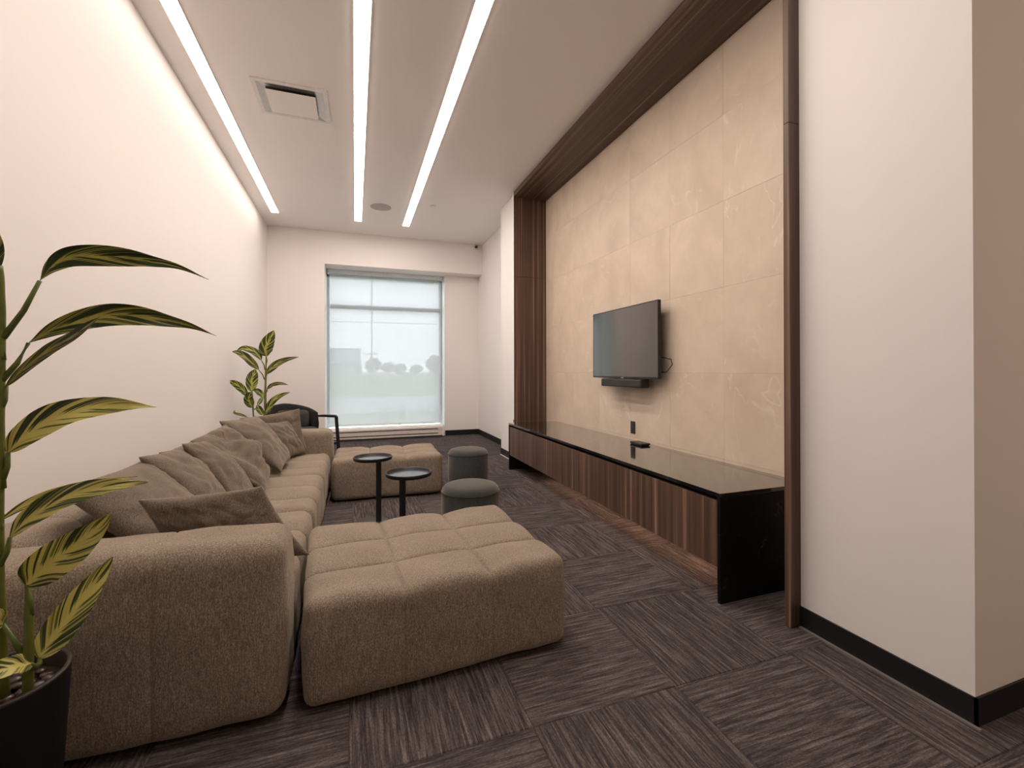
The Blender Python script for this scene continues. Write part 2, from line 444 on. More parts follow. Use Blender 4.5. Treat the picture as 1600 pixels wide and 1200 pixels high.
# ------------------------------------------------------------ structure
fl = S(MB().box(XL - .2, XFAR + .2, YBACK - .2, YW + .1, -.20, -.008).build('floor', 'concrete'))
tile = MB()
_t = .3046; _e = .003
tile.v = [(-_t, -_t, -.008), (_t, -_t, -.008), (_t, _t, -.008), (-_t, _t, -.008), (-_t, -_t, -_e), (_t, -_t, -_e), (_t, _t, -_e), (-_t, _t, -_e),
          (-_t + _e, -_t + _e, 0), (_t - _e, -_t + _e, 0), (_t - _e, _t - _e, 0), (-_t + _e, _t - _e, 0)]
tile.f = [(0, 1, 5, 4), (1, 2, 6, 5), (2, 3, 7, 6), (3, 0, 4, 7), (4, 5, 9, 8), (5, 6, 10, 9), (6, 7, 11, 10), (7, 4, 8, 11), (8, 9, 10, 11)]
t0 = tile.build('carpet_tile', 'carpet'); first = True
for j in range(-8, 13):
    for i in range(-4, 8):
        x, y = .59 + .61 * i + .305, 1.46 + .61 * j + .305
        if x - .305 > XS: continue
        if x - .305 < XL - .31: continue
        if y - .305 > YB: continue
        o = t0 if first else t0.copy()
        if not first: C.objects.link(o)
        first = False
        o.parent = fl; o.location = (x, y, 0); o.rotation_euler = (0, 0, (R(90) if (i + j) % 2 else 0) + (math.pi if random.random() < .5 else 0))
S(MB().box(XL - .2, XFAR + .2, YBACK - .2, YW + .3, HC, HC + .2).build('ceiling', 'ceiling_paint'))
S(MB().box(XL - .2, XL, YBACK - .2, YF, 0, HC).build('wall_left', 'wall_paint'))
S(MB().box(XL - .2, W0, YF, YW + .3, 0, HC).build('wall_far', 'wall_paint'))
S(MB().box(W0, XC + .05, YF, YW + .3, WT, HC).build('trim_1', 'wall_paint'))            # bulkhead over window and recess
S(MB().box(W1, XC + .3, YB, YW + .3, 0, WT).build('wall_recess', 'wall_paint'))
S(MB().box(XC, XC + .3, YJ, YB, 0, HC).box(XC, XC + .3, YB, YW + .3, WT, HC).build('wall_right_far', 'wall_paint'))
S(MB().box(XJ, XC + .3, 5.742, YJ, 0, HC).build('wall_right_middle', 'wall_paint'))
S(MB().box(XS + .02, XS + .2, 1.5, 5.75, 0, HC).build('wall_right_alcove', 'wall_paint'))
S(MB().box(XR, XFAR, YR, 1.597, 0, HC).build('wall_right_near', 'wall_paint'))
S(MB().box(XFAR, XFAR + .2, YBACK, YR, 0, HC).build('wall_lobby', 'wall_paint'))
S(MB().box(XL, XFAR + .2, YBACK - .2, YBACK, 0, HC).build('wall_back', 'wall_paint'))
# window reveals (white)
S(MB().box(W0 - .012, W0 + .004, YF + .01, YW - .0, .0, WT).build('trim_2', 'white_reveal'))
S(MB().box(W1 - .004, W1 + .012, YB - .01, YW - .0, .10, WT).build('trim_3', 'white_reveal'))
# baseboards
def base(name, pts, edge=False):
    m = MB()
    for (x0, x1, y0, y1) in pts: m.box(x0, x1, y0, y1, 0, .100)
    return S(m.build(name, 'black_vinyl'))
base('baseboard_right_near', [(XR - .008, XR, YR - .008, 1.598), (XR - .008, XFAR, YR - .008, YR)])
S(MB().box(XR - .022, XR - .008, YR - .022, 1.59, 0, .006).build('trim_4', 'grey_edge'))
base('baseboard_right_middle', [(XJ - .008, XJ, 5.70, YJ + .008)])
S(MB().box(XJ - .020, XJ - .008, 5.70, YJ, 0, .006).build('trim_5', 'white_metal'))
base('baseboard_right_far', [(XC - .008, XC, YJ, YB)])
base('baseboard_recess', [(W1 + .005, XC - .008, YB - .008, YB)])
base('baseboard_left', [(XL, XL + .008, YBACK, YF)])
base('baseboard_far', [(XL, W0 - .02, YF - .008, YF)])
# bright corner bead beside the walnut lining
S(MB().box(2.029, 2.0355, 5.699, 5.741, .592, HC - .003).build('trim_6', 'white_reveal'))

# window_1: frame with mullion, two panes
wf = MB(); zb, zt, zm = .10, WT, 2.462
yf0, yf1 = 8.93, 8.99
for b in ((W0, W0 + .05), (W1 - .05, W1)): wf.box(b[0], b[1], yf0, yf1, zb, zt, .004)
wf.box(W0, W1, yf0, yf1, zt - .10, zt, .004).box(W0, W1, yf0, yf1, zb, zb + .07, .004).box(W0 + .06, W1 - .06, yf0 - .01, yf1, zm - .035, zm + .035, .004)
win = S(wf.build('window_1', 'window_aluminium'))
MB().box(W0 + .06, W1 - .06, 8.955, 8.965, zm + .03, zt - .09).build('window_pane', 'window_glass', win)
MB().box(W0 + .06, W1 - .06, 8.955, 8.965, zb + .06, zm - .03).build('window_pane', 'window_glass', win)
MB().box(W0 - .01, W1 + .01, 8.72, 8.928, .0, .212, .004).build('window_sill', 'white_reveal', win)

# roller shade
rs = empty('roller_shade', (.577, 8.80, .24), 'sheer white roller shade pulled down over the tall window', 'blind')
_c = MB(); _c.v = [(W0 + .055, 8.80, .262), (W1 - .045, 8.80, .262), (W1 - .045, 8.80, WT - .03), (W0 + .055, 8.80, WT - .03)]; _c.f = [(0, 1, 2, 3)]
_c.build('shade_cloth', 'screen_cloth', rs)
MB().box(W0 + .03, W1 - .03, 8.788, 8.812, .235, .265, .006).build('hem_bar', 'window_aluminium', rs)
MB().box(W0 + .02, W1 - .02, 8.74, 8.86, WT - .075, WT - .001, .006).build('shade_cassette', 'window_aluminium', rs)

# electric baseboard heater
ht = empty('baseboard_heater', (.57, 8.56, 0), 'long beige baseboard heater on the floor beneath the window', 'heater')
hb = MB(); hb.prism([(8.48, .035), (8.60, .035), (8.60, .215), (8.52, .215), (8.48, .19)], 0, W0 + .03, W1 - .07); hb.build('heater_body', 'heater_enamel', ht)
MB().box(W0 + .05, W1 - .16, 8.474, 8.482, .155, .168).build('air_slot', 'dark_slot', ht)
MB().box(W0 + .05, W1 - .16, 8.474, 8.482, .072, .085).build('air_slot', 'dark_slot', ht)
MB().box(W1 - .075, W1 - .045, 8.476, 8.60, .02, .218, .003).build('end_cap', 'white_metal', ht)
MB().box(W0 + .03, W1 - .07, 8.49, 8.60, 0, .036).build('heater_foot', 'dark_slot', ht)

# ------------------------------------------------------------ ceiling fittings
for i, (x0, x1, lab) in enumerate(((-1.199, -1.095, 'recessed linear ceiling light nearest the left wall'), (-.003, .103, 'recessed linear ceiling light in the middle of the three'),
                                  (.753, .858, 'recessed linear ceiling light nearest the dark wood header'))):
    r_ = empty('linear_light', ((x0 + x1) / 2, 4.6, HC), lab, 'ceiling light', 'three recessed linear ceiling lights')
    y0, y1 = .6, 7.613
    MB().box(x0 + .002, x1 - .002, y0, y1, HC - .009, HC - .001).build('diffuser', 'strip_glow_dimmed' if i == 0 else 'strip_glow', r_)
    MB().box(x0 - .006, x0, y0 - .006, y1 + .006, HC - .006, HC).box(x1, x1 + .006, y0 - .006, y1 + .006, HC - .006, HC) \
        .box(x0, x1, y0 - .006, y0, HC - .006, HC).box(x0, x1, y1, y1 + .006, HC - .006, HC).build('trim_frame', 'white_metal', r_)
vd = empty('ceiling_vent', (-.52, 4.44, HC), 'square white ceiling air diffuser between the left and middle lights', 'vent')
vx0, vx1, vy0, vy1 = -.82, -.225, 4.17, 4.71
fr = MB()
def ring(m, a, b, z0, z1):
    m.box(vx0 + a, vx1 - a, vy0 + a, vy0 + b, z0, z1).box(vx0 + a, vx1 - a, vy1 - b, vy1 - a, z0, z1)
    m.box(vx0 + a, vx0 + b, vy0 + b, vy1 - b, z0, z1).box(vx1 - b, vx1 - a, vy0 + b, vy1 - b, z0, z1); return m
ring(MB(), 0, .035, HC - .010, HC).build('outer_frame', 'white_metal', vd)
# sloped inner cone and plaque
cone = MB(); a, b = .035, .10
k = [(vx0 + a, vy0 + a, HC - .008), (vx1 - a, vy0 + a, HC - .008), (vx1 - a, vy1 - a, HC - .008), (vx0 + a, vy1 - a, HC - .008),
     (vx0 + b, vy0 + b, HC - .0015), (vx1 - b, vy0 + b, HC - .0015), (vx1 - b, vy1 - b, HC - .0015), (vx0 + b, vy1 - b, HC - .0015)]
cone.v = k; cone.f = [(0, 1, 5, 4), (1, 2, 6, 5), (2, 3, 7, 6), (3, 0, 4, 7)]; cone.build('inner_cone', 'steel', vd)
MB().box(vx0 + b, vx1 - b, vy0 + b, vy1 - b, HC - .0015, HC - .0005).build('duct_opening', 'dark_slot', vd)
MB().box(vx0 + .10, vx1 - .10, vy0 + .09, vy1 - .09, HC - .036, HC - .028, .003).build('plaque', 'ceiling_paint', vd)
spm = MB().lathe([(0, HC - .005), (.138, HC - .005), (.150, HC - .001), (.150, HC)], .364, 6.877, 48)
spm = spm.build('ceiling_speaker', 'grey_edge'); tag(spm, 'round flush grey speaker grille in the ceiling beyond the middle light', 'speaker')
n = N('speaker_grille'); n.col((.48, .44, .42)); n.rough(.7); M['speaker_grille'] = n.m; spm.data.materials[0] = M['speaker_grille']
sp_ = empty('sprinkler_cover', (1.088, 6.564, HC), 'tiny round white sprinkler cover in the ceiling right of the lights', 'sprinkler')
MB().lathe([(0, HC - .016), (.038, HC - .016), (.042, HC - .012), (.042, HC - .010)], 1.088, 6.564, 24).build('cover_plate', 'white_metal', sp_)
MB().lathe([(.012, HC - .012), (.012, HC)], 1.088, 6.564, 12).build('stem', 'dark_slot', sp_)
cc_ = empty('security_camera', (2.20, 8.30, 3.63), 'small dome camera with black eye high in the far right corner', 'camera')
cm = MB().lathe([(.055, 0), (.055, .018), (.045, .030), (0, .032)], 0, 0, 24)
cm.v = [(2.20 + x, YF - z, 3.635 + y) for x, y, z in cm.v]; cm.build('mount', 'white_metal', cc_, True)
cm = MB().lathe([(.030, .025), (.030, .035), (.024, .052), (.012, .060), (0, .062)], 0, 0, 20)
cm.v = [(2.20 + x, YF - z, 3.635 + y) for x, y, z in cm.v]; cm.build('lens_dome', 'black_plastic', cc_, True)

# ------------------------------------------------------------ walnut portal lining
pf = empty('wood_portal', (2.27, 3.65, 0), 'dark walnut portal lining framing the beige stone television wall', 'wood frame')
HH = 3.612
MB().box(2.036, XS + .02, 5.700, 5.740, .0, 2.532).build('jamb_panel', 'walnut_vertical', pf)
MB().box(2.036, XS + .02, 5.700, 5.740, 2.535, HH).build('jamb_panel', 'walnut_vertical', pf)
MB().box(2.036, XS + .02, 1.627, 5.740, HH, HC - .003).build('header_panel', 'walnut_header', pf)
for z0, z1 in ((.004, 2.456), (2.459, HC - .002)):
    MB().box(1.988, 2.528, 1.598, 1.627, z0, z1).build('jamb_panel', 'walnut_vertical', pf)

# ------------------------------------------------------------ stone tile wall
sw = empty('stone_wall', (XS, 3.7, 0), None, None, None, 'structure')
sw.name = 'trim_7'
zs = [.0, .612, 1.232, 1.853, 2.474, 3.095, HH]; ys = [1.627, 1.925, 2.532, 3.114, 3.690, 4.272, 4.880, 5.462, 5.700]
g = .0006
for a in range(len(zs) - 1):
    for b in range(len(ys) - 1):
        y0, y1, z0, z1 = ys[b] + g, ys[b + 1] - g, zs[a] + g, zs[a + 1] - g
        off = random.uniform(0, .0012)
        MB().box(XS + off, XS + .012, y0, y1, z0, z1).build('stone_tile', 'stone', sw, loc=(XS, (y0 + y1) / 2, (z0 + z1) / 2))
MB().box(XS + .010, XS + .02, 1.6, 5.74, 0, HH).build('grout', 'grout_line', sw)

# ------------------------------------------------------------ console
CX0, CX1, CY0, CY1, CH = 1.842, XS - .002, 1.887, 5.372, .591
co = empty('media_console', ((CX0 + CX1) / 2, (CY0 + CY1) / 2, 0), 'long low walnut media console with polished black marble top and ends', 'console')
MB().box(CX0, CX1, CY0, CY1, CH - .022, CH, .0015).build('marble_top', 'black_marble', co)
MB().box(CX0, CX1, CY0, CY0 + .022, 0, CH - .022, .0015).build('marble_end_panel', 'black_marble_honed', co)
MB().box(CX0, CX1, CY1 - .022, CY1, 0, CH - .022, .0015).build('marble_end_panel', 'black_marble_honed', co)
MB().box(CX0 + .035, CX1, CY0 + .022, CY1 - .022, .186, CH - .05).build('carcass', 'dark_slot', co)
MB().box(CX1 - .24, CX1 - .22, CY0 + .022, CY1 - .022, 0, .186).build('plinth', 'walnut_header', co)
yy = CY0 + .024; dw = (CY1 - .024 - yy) / 6
for i in range(6):
    d = MB().box(CX0 + .006, CX0 + .026, yy + i * dw + .0012, yy + (i + 1) * dw - .0012, .186, .545, .001).build('door', 'walnut_door', co)
    d.data.materials[0] = M['walnut_door']
rm = empty('streaming_box', (2.40, 3.40, CH), 'small black box lying on the console under the wall outlet', 'media box')
MB().box(2.35, 2.45, 3.30, 3.47, CH + .004, CH + .022, .007).build('case', 'black_plastic', rm)
MB().box(2.36, 2.44, 3.31, 3.46, CH, CH + .005).build('rubber_foot', 'dark_slot', rm)
ot = empty('wall_outlet', (XS, 3.645, .71), 'black double outlet plate on the stone wall above the console', 'outlet')
MB().box(XS - .007, XS, 3.612, 3.680, .650, .768, .002).build('cover_plate', 'black_plastic', ot)
for z in (.685, .733): MB().box(XS - .010, XS - .006, 3.628, 3.664, z - .017, z + .017, .002).build('socket', 'dark_slot', ot)

# ------------------------------------------------------------ television and soundbar
tv = empty('television', (2.42, 3.66, 1.18), 'wide flat black television mounted on the stone wall', 'television')
ty0, ty1, tz0, tz1 = 3.12, 4.20, 1.182, 1.848
MB().box(2.398, 2.425, ty0, ty1, tz0, tz1, .003).build('back_shell', 'black_plastic', tv)
MB().box(2.3955, 2.3985, ty0 + .008, ty1 - .008, tz0 + .014, tz1 - .008).build('screen', 'screen_glass', tv)
bz = MB().box(2.394, 2.400, ty0, ty1, tz0, tz0 + .013).box(2.394, 2.400, ty0, ty1, tz1 - .007, tz1).box(2.394, 2.400, ty0, ty0 + .007, tz0, tz1).box(2.394, 2.400, ty1 - .007, ty1, tz0, tz1)
bz.build('bezel', 'black_metal', tv)
MB().box(2.392, 2.396, 3.63, 3.67, tz0 - .004, tz0 + .008, .001).build('badge', 'steel', tv)
MB().box(2.425, 2.445, 3.35, 3.95, 1.25, 1.62, .006).build('electronics_bulge', 'black_plastic', tv)
MB().box(2.445, XS, 3.45, 3.85, 1.35, 1.55).box(2.445, 2.47, 3.4, 3.9, 1.30, 1.34).build('wall_bracket', 'black_metal', tv)
cb = MB().tube([(2.44, 3.3, 1.36), (2.46, 3.16, 1.365), (2.485, 3.07, 1.345), (2.50, 3.075, 1.30), (2.48, 3.12, 1.24), (2.45, 3.25, 1.23)], .004, 6)
cb.build('cable', 'black_plastic', tv, True)
sb = empty('soundbar', (2.41, 3.64, 1.09), 'short black soundbar hanging under the television', 'speaker')
MB().box(2.36, 2.45, 3.31, 3.985, 1.098, 1.172, .010).build('body', 'black_plastic', sb)
MB().box(2.357, 2.361, 3.33, 3.965, 1.108, 1.162).build('grille', 'dark_slot', sb)
for _y in (3.5, 3.76): MB().box(2.45, XS, _y, _y + .04, 1.11, 1.15).build('bracket', 'black_metal', sb)

# ------------------------------------------------------------ sectional sofa
sf = empty('sectional_sofa', (-.8, 3.5, 0), 'long taupe chenille sofa with channel tufted seats along the left wall', 'sofa')
SXB = XL + .03
def fb(m, name, parent, mat='sofa_fabric'):
    o = m.build(name, mat, parent, True); return o
for i, (y0, y1) in enumerate(((2.045, 3.00), (3.005, 4.00), (4.005, 4.985))):
    w_ = (y1 - y0) / 3
    fb(puffy(-1.08, -.245, y0, y1, .03, .415, .065, (), (y0 + w_, y0 + 2 * w_), .040, .018, i + 3, .006, (14, 26, 8), .008), 'seat_module', sf)
    fb(puffy(SXB, -1.06, y0, y1, .03, .66, .07, (), (y0 + w_, y0 + 2 * w_), .02, .012, i + 9, .006, (6, 26, 10), .006), 'backrest', sf)
fb(puffy(SXB, -.242, 1.765, 2.05, .014, .648, .062, (-1.0, -.628), (), .006, .004, 21, .006, (24, 10, 14), .012), 'armrest', sf)
fb(puffy(SXB, -.225, 4.99, 5.27, .03, .638, .062, (-1.0, -.62), (), .006, .004, 22, .005, (24, 10, 14), .010), 'armrest', sf)
for y in (1.9, 2.95, 4.05, 5.12):
    MB().lathe([(0, 0), (.03, 0), (.03, .045)], -.34, y, 12).build('foot', 'black_plastic', sf)
PIL = [
 ('A', (-1.05,2.14,.81), (-1.02,2.82,.80), (-.68,2.70,.44), (-.66,2.13,.44), .20, 'largest taupe cushion nearest the camera, leaning on the sofa back'),
 ('B', (-.98,2.62,.84), (-1.0,3.15,.80), (-.74,3.18,.46), (-.68,2.7,.45), .17, 'second taupe cushion from the camera, with one pointed corner up'),
 ('B2', (-1.03,3.00,.80), (-1.04,3.48,.78), (-.84,3.50,.46), (-.82,3.05,.46), .12, 'slim taupe cushion wedged between the second and the third upright cushion'),
 ('C', (-.95,3.09,.83), (-.98,3.55,.78), (-.64,3.42,.45), (-.66,3.08,.45), .16, 'creased darker taupe cushion in front of the big rumpled one'),
 ('D', (-1.03,3.50,.79), (-.95,4.00,.84), (-.64,3.95,.46), (-.58,3.42,.44), .21, 'big rumpled taupe cushion in the middle of the row'),
 ('E', (-1.0,4.05,.86), (-.86,4.62,.84), (-.55,4.47,.46), (-.56,4.02,.44), .20, 'big smooth taupe cushion just behind the rumpled one'),
 ('F', (-.86,4.68,.77), (-.63,4.93,.76), (-.46,4.90,.43), (-.62,4.64,.43), .15, 'small taupe cushion propped on the big one at the far arm'),
 ('G', (-1.05,4.94,.80), (-.53,4.99,.875), (-.45,4.93,.45), (-.95,4.84,.45), .16, 'big taupe cushion with a pointed corner against the far arm'),
 ('H', (-.80,2.13,.75), (-.367,2.11,.77), (-.185,2.12,.455), (-.70,2.22,.43), .13, 'dark taupe cushion leaning on the inside of the near arm'),
]
for i, (k_, a, b, c, d, T, lab) in enumerate(PIL):
    cen = (Vector(a) + Vector(b) + Vector(c) + Vector(d)) / 4
    m = cushion(a, b, c, d, T, i * 2.3 + 1, .07 if k_ != 'D' else .03, .016 if k_ != 'D' else .045)
    o = m.build('cushion', 'pillow_fabric', None, True, loc=(cen.x, cen.y, min(a[2], c[2], d[2])))
    tag(o, lab, 'cushion', 'loose taupe cushions on the sofa')

# ------------------------------------------------------------ ottomans
def ottoman(cx, cy, rot, sx, sy, sz, lab, seed):
    r_ = empty('ottoman', (cx, cy, 0), lab, 'ottoman', 'tufted taupe ottomans')
    fb(puffy(-sx / 2, sx / 2, -sy / 2, sy / 2, .014, sz, .045, (-sx / 6, sx / 6), (-sy / 6, sy / 6), .030, .0025, seed, .006, (30, 26, 12), .008), 'upholstery', r_).location = (0, 0, 0)
    for ix in (-1, 1):
        for iy in (-1, 1):
            MB().lathe([(0, 0), (.025, 0), (.03, .045)], ix * (sx / 2 - .12), iy * (sy / 2 - .12), 12).build('foot', 'black_plastic', r_).location = (0, 0, 0)
    r_.rotation_euler = (0, 0, R(rot)); return r_
ottoman(.337, 2.240, 3.6, 1.085, .885, .415, 'large taupe tufted ottoman nearest the camera', 31)
ottoman(.325, 4.92, -1.5, 1.05, .76, .41, 'taupe tufted ottoman at the far end before the window', 32)

# ------------------------------------------------------------ velvet stools
def stool(cx, cy, r, h, lab):
    r_ = empty('stool', (cx, cy, 0), lab, 'stool', 'round grey velvet stools')
    prof = [(0, .012), (r - .012, .012), (r - .002, .02), (r, .05), (r + .003, h * .5), (r, h - .05), (r - .006, h - .028), (r - .022, h - .010), (r - .05, h - .001), (r * .5, h + .006), (0, h + .008)]
    o = MB().lathe(prof, cx, cy, 56).build('upholstery', 'grey_velvet', r_, True)
    MB().lathe([(r + .0005, h - .052), (r + .004, h - .047), (r + .0005, h - .042)], cx, cy, 56).build('seam_piping', 'grey_velvet', r_, True)
    MB().lathe([(0, 0), (r - .02, 0), (r - .02, .014)], cx, cy, 32).build('base', 'black_plastic', r_)
stool(.792, 3.165, .208, .435, 'round grey velvet stool nearer the camera, right behind the near ottoman')
stool(1.125, 4.60, .208, .435, 'round grey velvet stool farther back, beside the far ottoman')

# ------------------------------------------------------------ side tables
def side_table(cx, cy, px, py, h, r, lab):
    r_ = empty('side_table', (cx, cy, 0), lab, 'side table', 'round black side tables')
    MB().lathe([(0, h - .028), (r - .012, h - .028), (r - .003, h - .024), (r, h - .004), (r - .001, h), (r - .008, h), (r - .010, h - .012), (r - .014, h - .016)], cx, cy, 56).build('tray_rim', 'black_metal', r_, True)
    MB().lathe([(0, h - .016), (r - .012, h - .016)], cx, cy, 48).build('tray_top', 'table_tray', r_)
    MB().lathe([(.022, .008), (.022, h - .028)], px, py, 20).build('pole', 'black_metal', r_, True)
    MB().lathe([(0, 0), (.135, 0), (.138, .006), (.134, .010), (0, .010)], cx, cy, 40).build('base_plate', 'steel', r_, True)
side_table(.139, 3.86, .185, 3.86, .550, .156, 'round black pedestal side table farther from the camera, left one')
side_table(.353, 3.17, .310, 3.17, .553, .158, 'round black pedestal side table nearer the camera, right one')
# ------------------------------------------------------------ lounge chair by the window
ch = empty('lounge_chair', (-.75, 6.85, 0), 'black barrel lounge chair behind the far sofa arm near the window', 'armchair')
def arcshell(cx, cy, r0, r1, a0, a1, zlo, zhi, n=28):
    m = MB()
    for i in range(n + 1):
        t = i / n; a = R(a0 + (a1 - a0) * t); top = zhi(t); lo = zlo
        for r, z in ((r0, lo), (r1, lo), (r1 + .015, (lo + top) / 2), (r1, top - .02), ((r0 + r1) / 2, top), (r0, top - .02), (r0 - .012, (lo + top) / 2)):
            m.v.append((cx + r * math.cos(a), cy + r * math.sin(a), z))
    for i in range(n):
        for j in range(7):
            k = i * 7; m.f.append((k + j, k + (j + 1) % 7, k + 7 + (j + 1) % 7, k + 7 + j))
    m.f.append(tuple(range(7))); m.f.append(tuple(n * 7 + j for j in range(7))[::-1]); return m
arcshell(-.80, 6.75, .27, .335, 25, 215, .34, lambda t: .80 - .16 * abs(t - .5) ** 1.5 * 2).build('backrest', 'chair_fabric', ch, True)
puffy(-1.06, -.50, 6.46, 7.0, .33, .47, .05, (), (), 0, 0, 5, .003, (12, 12, 4), .015).build('seat_cushion', 'chair_seat', ch, True)
puffy(-1.03, -.62, 6.85, 7.0, .46, .70, .05, (), (), 0, 0, 8, .003, (12, 6, 8), .012).build('back_cushion', 'chair_seat', ch, True)
MB().box(-1.06, -.48, 6.46, 7.0, .28, .33, .01).build('seat_frame', 'chair_frame', ch)
def flatbar(pts, wx, wy):
    m = MB(); n = len(pts)
    for p in pts:
        for sx, sy in ((-1, -1), (1, -1), (1, 1), (-1, 1)): m.v.append((p[0] + sx * wx / 2, p[1] + sy * wy / 2, p[2]))
    for i in range(n - 1):
        for j in range(4): m.f.append((i * 4 + j, i * 4 + (j + 1) % 4, i * 4 + 4 + (j + 1) % 4, i * 4 + 4 + j))
    m.f += [(3, 2, 1, 0), tuple(n * 4 - 4 + j for j in range(4))]; return m
am = MB().tube([(-.52, 6.98, .612), (-.42, 6.90, .618), (-.32, 6.80, .622), (-.25, 6.72, .622), (-.235, 6.62, .62)], [.014, .018, .020, .020, .014], 10)
am.build('armrest', 'chair_frame', ch, True)
am = MB().tube([(-1.10, 6.90, .60), (-1.17, 6.80, .615), (-1.19, 6.62, .62), (-1.16, 6.50, .615)], [.012, .018, .020, .014], 10)
am.build('armrest', 'chair_frame', ch, True)
for pts in ([(-.195, 6.66, 0), (-.215, 6.66, .20), (-.245, 6.66, .62)], [(-.50, 7.04, 0), (-.54, 6.99, .20), (-.56, 6.96, .42)], [(-1.21, 6.50, 0), (-1.19, 6.52, .3), (-1.17, 6.55, .61)], [(-1.10, 7.06, 0), (-1.09, 7.0, .3), (-1.08, 6.95, .6)]):
    flatbar(pts, .044, .035).build('leg', 'chair_frame', ch)
MB().box(-1.17, -.24, 6.64, 6.68, .24, .275, .004).build('cross_rail', 'chair_frame', ch)

# ------------------------------------------------------------ plants
def catmull(P, k=6):
    P = [Vector(p) for p in P]; Q = [P[0] * 2 - P[1]] + P + [P[-1] * 2 - P[-2]]; out = []
    for i in range(1, len(Q) - 2):
        for j in range(k):
            t = j / k; a, b, c, d = Q[i - 1:i + 3]
            out.append(.5 * ((2 * b) + (c - a) * t + (2 * a - 5 * b + 4 * c - d) * t * t + (3 * b - a - 3 * c + d) * t ** 3))
    out.append(P[-1]); return out
def leaf(pts, width, view, fold=.25, seed=0, pa=.6, pb=.85):
    """Blade on a midrib curve; the blade's width lies across the midrib, folded in a shallow V."""
    q = catmull(pts, 7); n = len(q); m = MB(); m.uv = []; K = (-1, -.66, -.33, 0, .33, .66, 1)
    for i, p in enumerate(q):
        t = i / (n - 1); d = (q[min(i + 1, n - 1)] - q[max(i - 1, 0)]).normalized()
        side = d.cross(view).normalized(); nr = side.cross(d).normalized()
        w_ = width * (max(t, .004) ** pa * max(1 - t, 0) ** pb / ((pa / (pa + pb)) ** pa * (pb / (pa + pb)) ** pb)) / 2 + .0006
        for u in K:
            wav = .006 * math.sin(t * 17 + seed + u * 2) * abs(u) * (width / .06)
            pt = p + side * (u * w_) + nr * (abs(u) ** 1.3 * w_ * fold + wav * .5)
            m.v.append(tuple(pt)); m.uv.append((u / 2 + .5, t * 1.0))
    for i in range(n - 1):
        for j in range(6): m.f.append((i * 7 + j, i * 7 + j + 1, i * 7 + 8 + j, i * 7 + 7 + j))
    # underside a hair below
    k = len(m.v); th = .0009
    vv = list(m.v)
    for i in range(n):
        p = q[i]; d = (q[min(i + 1, n - 1)] - q[max(i - 1, 0)]).normalized(); side = d.cross(view).normalized(); nr = side.cross(d).normalized()
        for j in range(7):
            m.v.append(tuple(Vector(vv[i * 7 + j]) - nr * (th if 0 < j < 6 else 0))); m.uv.append(m.uv[i * 7 + j])
    for i in range(n - 1):
        for j in range(6): m.f.append((k + i * 7 + j, k + i * 7 + 7 + j, k + i * 7 + 8 + j, k + i * 7 + j + 1))
    return m
BIG_LEAVES=[
([(-0.772,1.500,1.487),(-0.756,1.517,1.528),(-0.727,1.534,1.559),(-0.679,1.551,1.572),(-0.621,1.569,1.576),(-0.567,1.586,1.574),(-0.501,1.603,1.566),(-0.429,1.620,1.536)],0.052,(-0.844,1.500,1.337)),
([(-0.805,1.520,1.326),(-0.763,1.540,1.364),(-0.710,1.560,1.394),(-0.654,1.580,1.412),(-0.594,1.600,1.413),(-0.538,1.620,1.404),(-0.479,1.640,1.391),(-0.418,1.660,1.364)],0.056,(-0.847,1.500,1.228)),
([(-0.838,1.500,1.214),(-0.779,1.460,1.260),(-0.715,1.420,1.303),(-0.653,1.380,1.333),(-0.604,1.340,1.359),(-0.560,1.300,1.378)],0.022,(-0.852,1.500,1.150)),
([(-0.834,1.500,1.045),(-0.801,1.492,1.084),(-0.753,1.483,1.120),(-0.697,1.475,1.144),(-0.634,1.467,1.157),(-0.569,1.458,1.159),(-0.503,1.450,1.155)],0.056,(-0.845,1.500,0.979)),
([(-0.849,1.500,0.874),(-0.818,1.524,0.900),(-0.778,1.548,0.920),(-0.728,1.572,0.932),(-0.674,1.596,0.937),(-0.608,1.620,0.940)],0.018,(-0.853,1.500,0.842)),
([(-0.830,1.500,0.829),(-0.792,1.487,0.872),(-0.741,1.473,0.906),(-0.683,1.460,0.934),(-0.624,1.447,0.949),(-0.565,1.433,0.956),(-0.512,1.420,0.961)],0.046,(-0.851,1.500,0.760)),
([(-0.798,1.500,0.700),(-0.764,1.488,0.737),(-0.722,1.476,0.772),(-0.678,1.464,0.804),(-0.636,1.452,0.841),(-0.599,1.440,0.882)],0.085,(-0.791,1.500,0.620)),
([(-0.782,1.520,0.498),(-0.767,1.536,0.529),(-0.745,1.552,0.571),(-0.718,1.568,0.617),(-0.690,1.584,0.664),(-0.659,1.600,0.717)],0.075,(-0.779,1.500,0.489)),
([(-0.763,1.450,0.523),(-0.769,1.425,0.537),(-0.779,1.400,0.547),(-0.793,1.375,0.549),(-0.811,1.350,0.543)],0.045,(-0.782,1.500,0.487)),
([(-0.844,1.500,0.610),(-0.847,1.473,0.636),(-0.864,1.447,0.648),(-0.893,1.420,0.635)],0.050,(-0.800,1.500,0.507)),
([(-0.870,1.500,1.490),(-0.872,1.500,1.540),(-0.876,1.500,1.580),(-0.885,1.500,1.628),(-0.900,1.500,1.699)],0.050,(-0.847,1.500,1.475)),
([(-0.855,1.500,1.053),(-0.898,1.500,1.119),(-0.957,1.500,1.152),(-1.024,1.500,1.139)],0.060,(-0.845,1.500,0.954)),
([(-0.857,1.500,1.377),(-0.905,1.500,1.455),(-0.970,1.500,1.498),(-1.037,1.500,1.462)],0.060,(-0.846,1.500,1.280)),
]
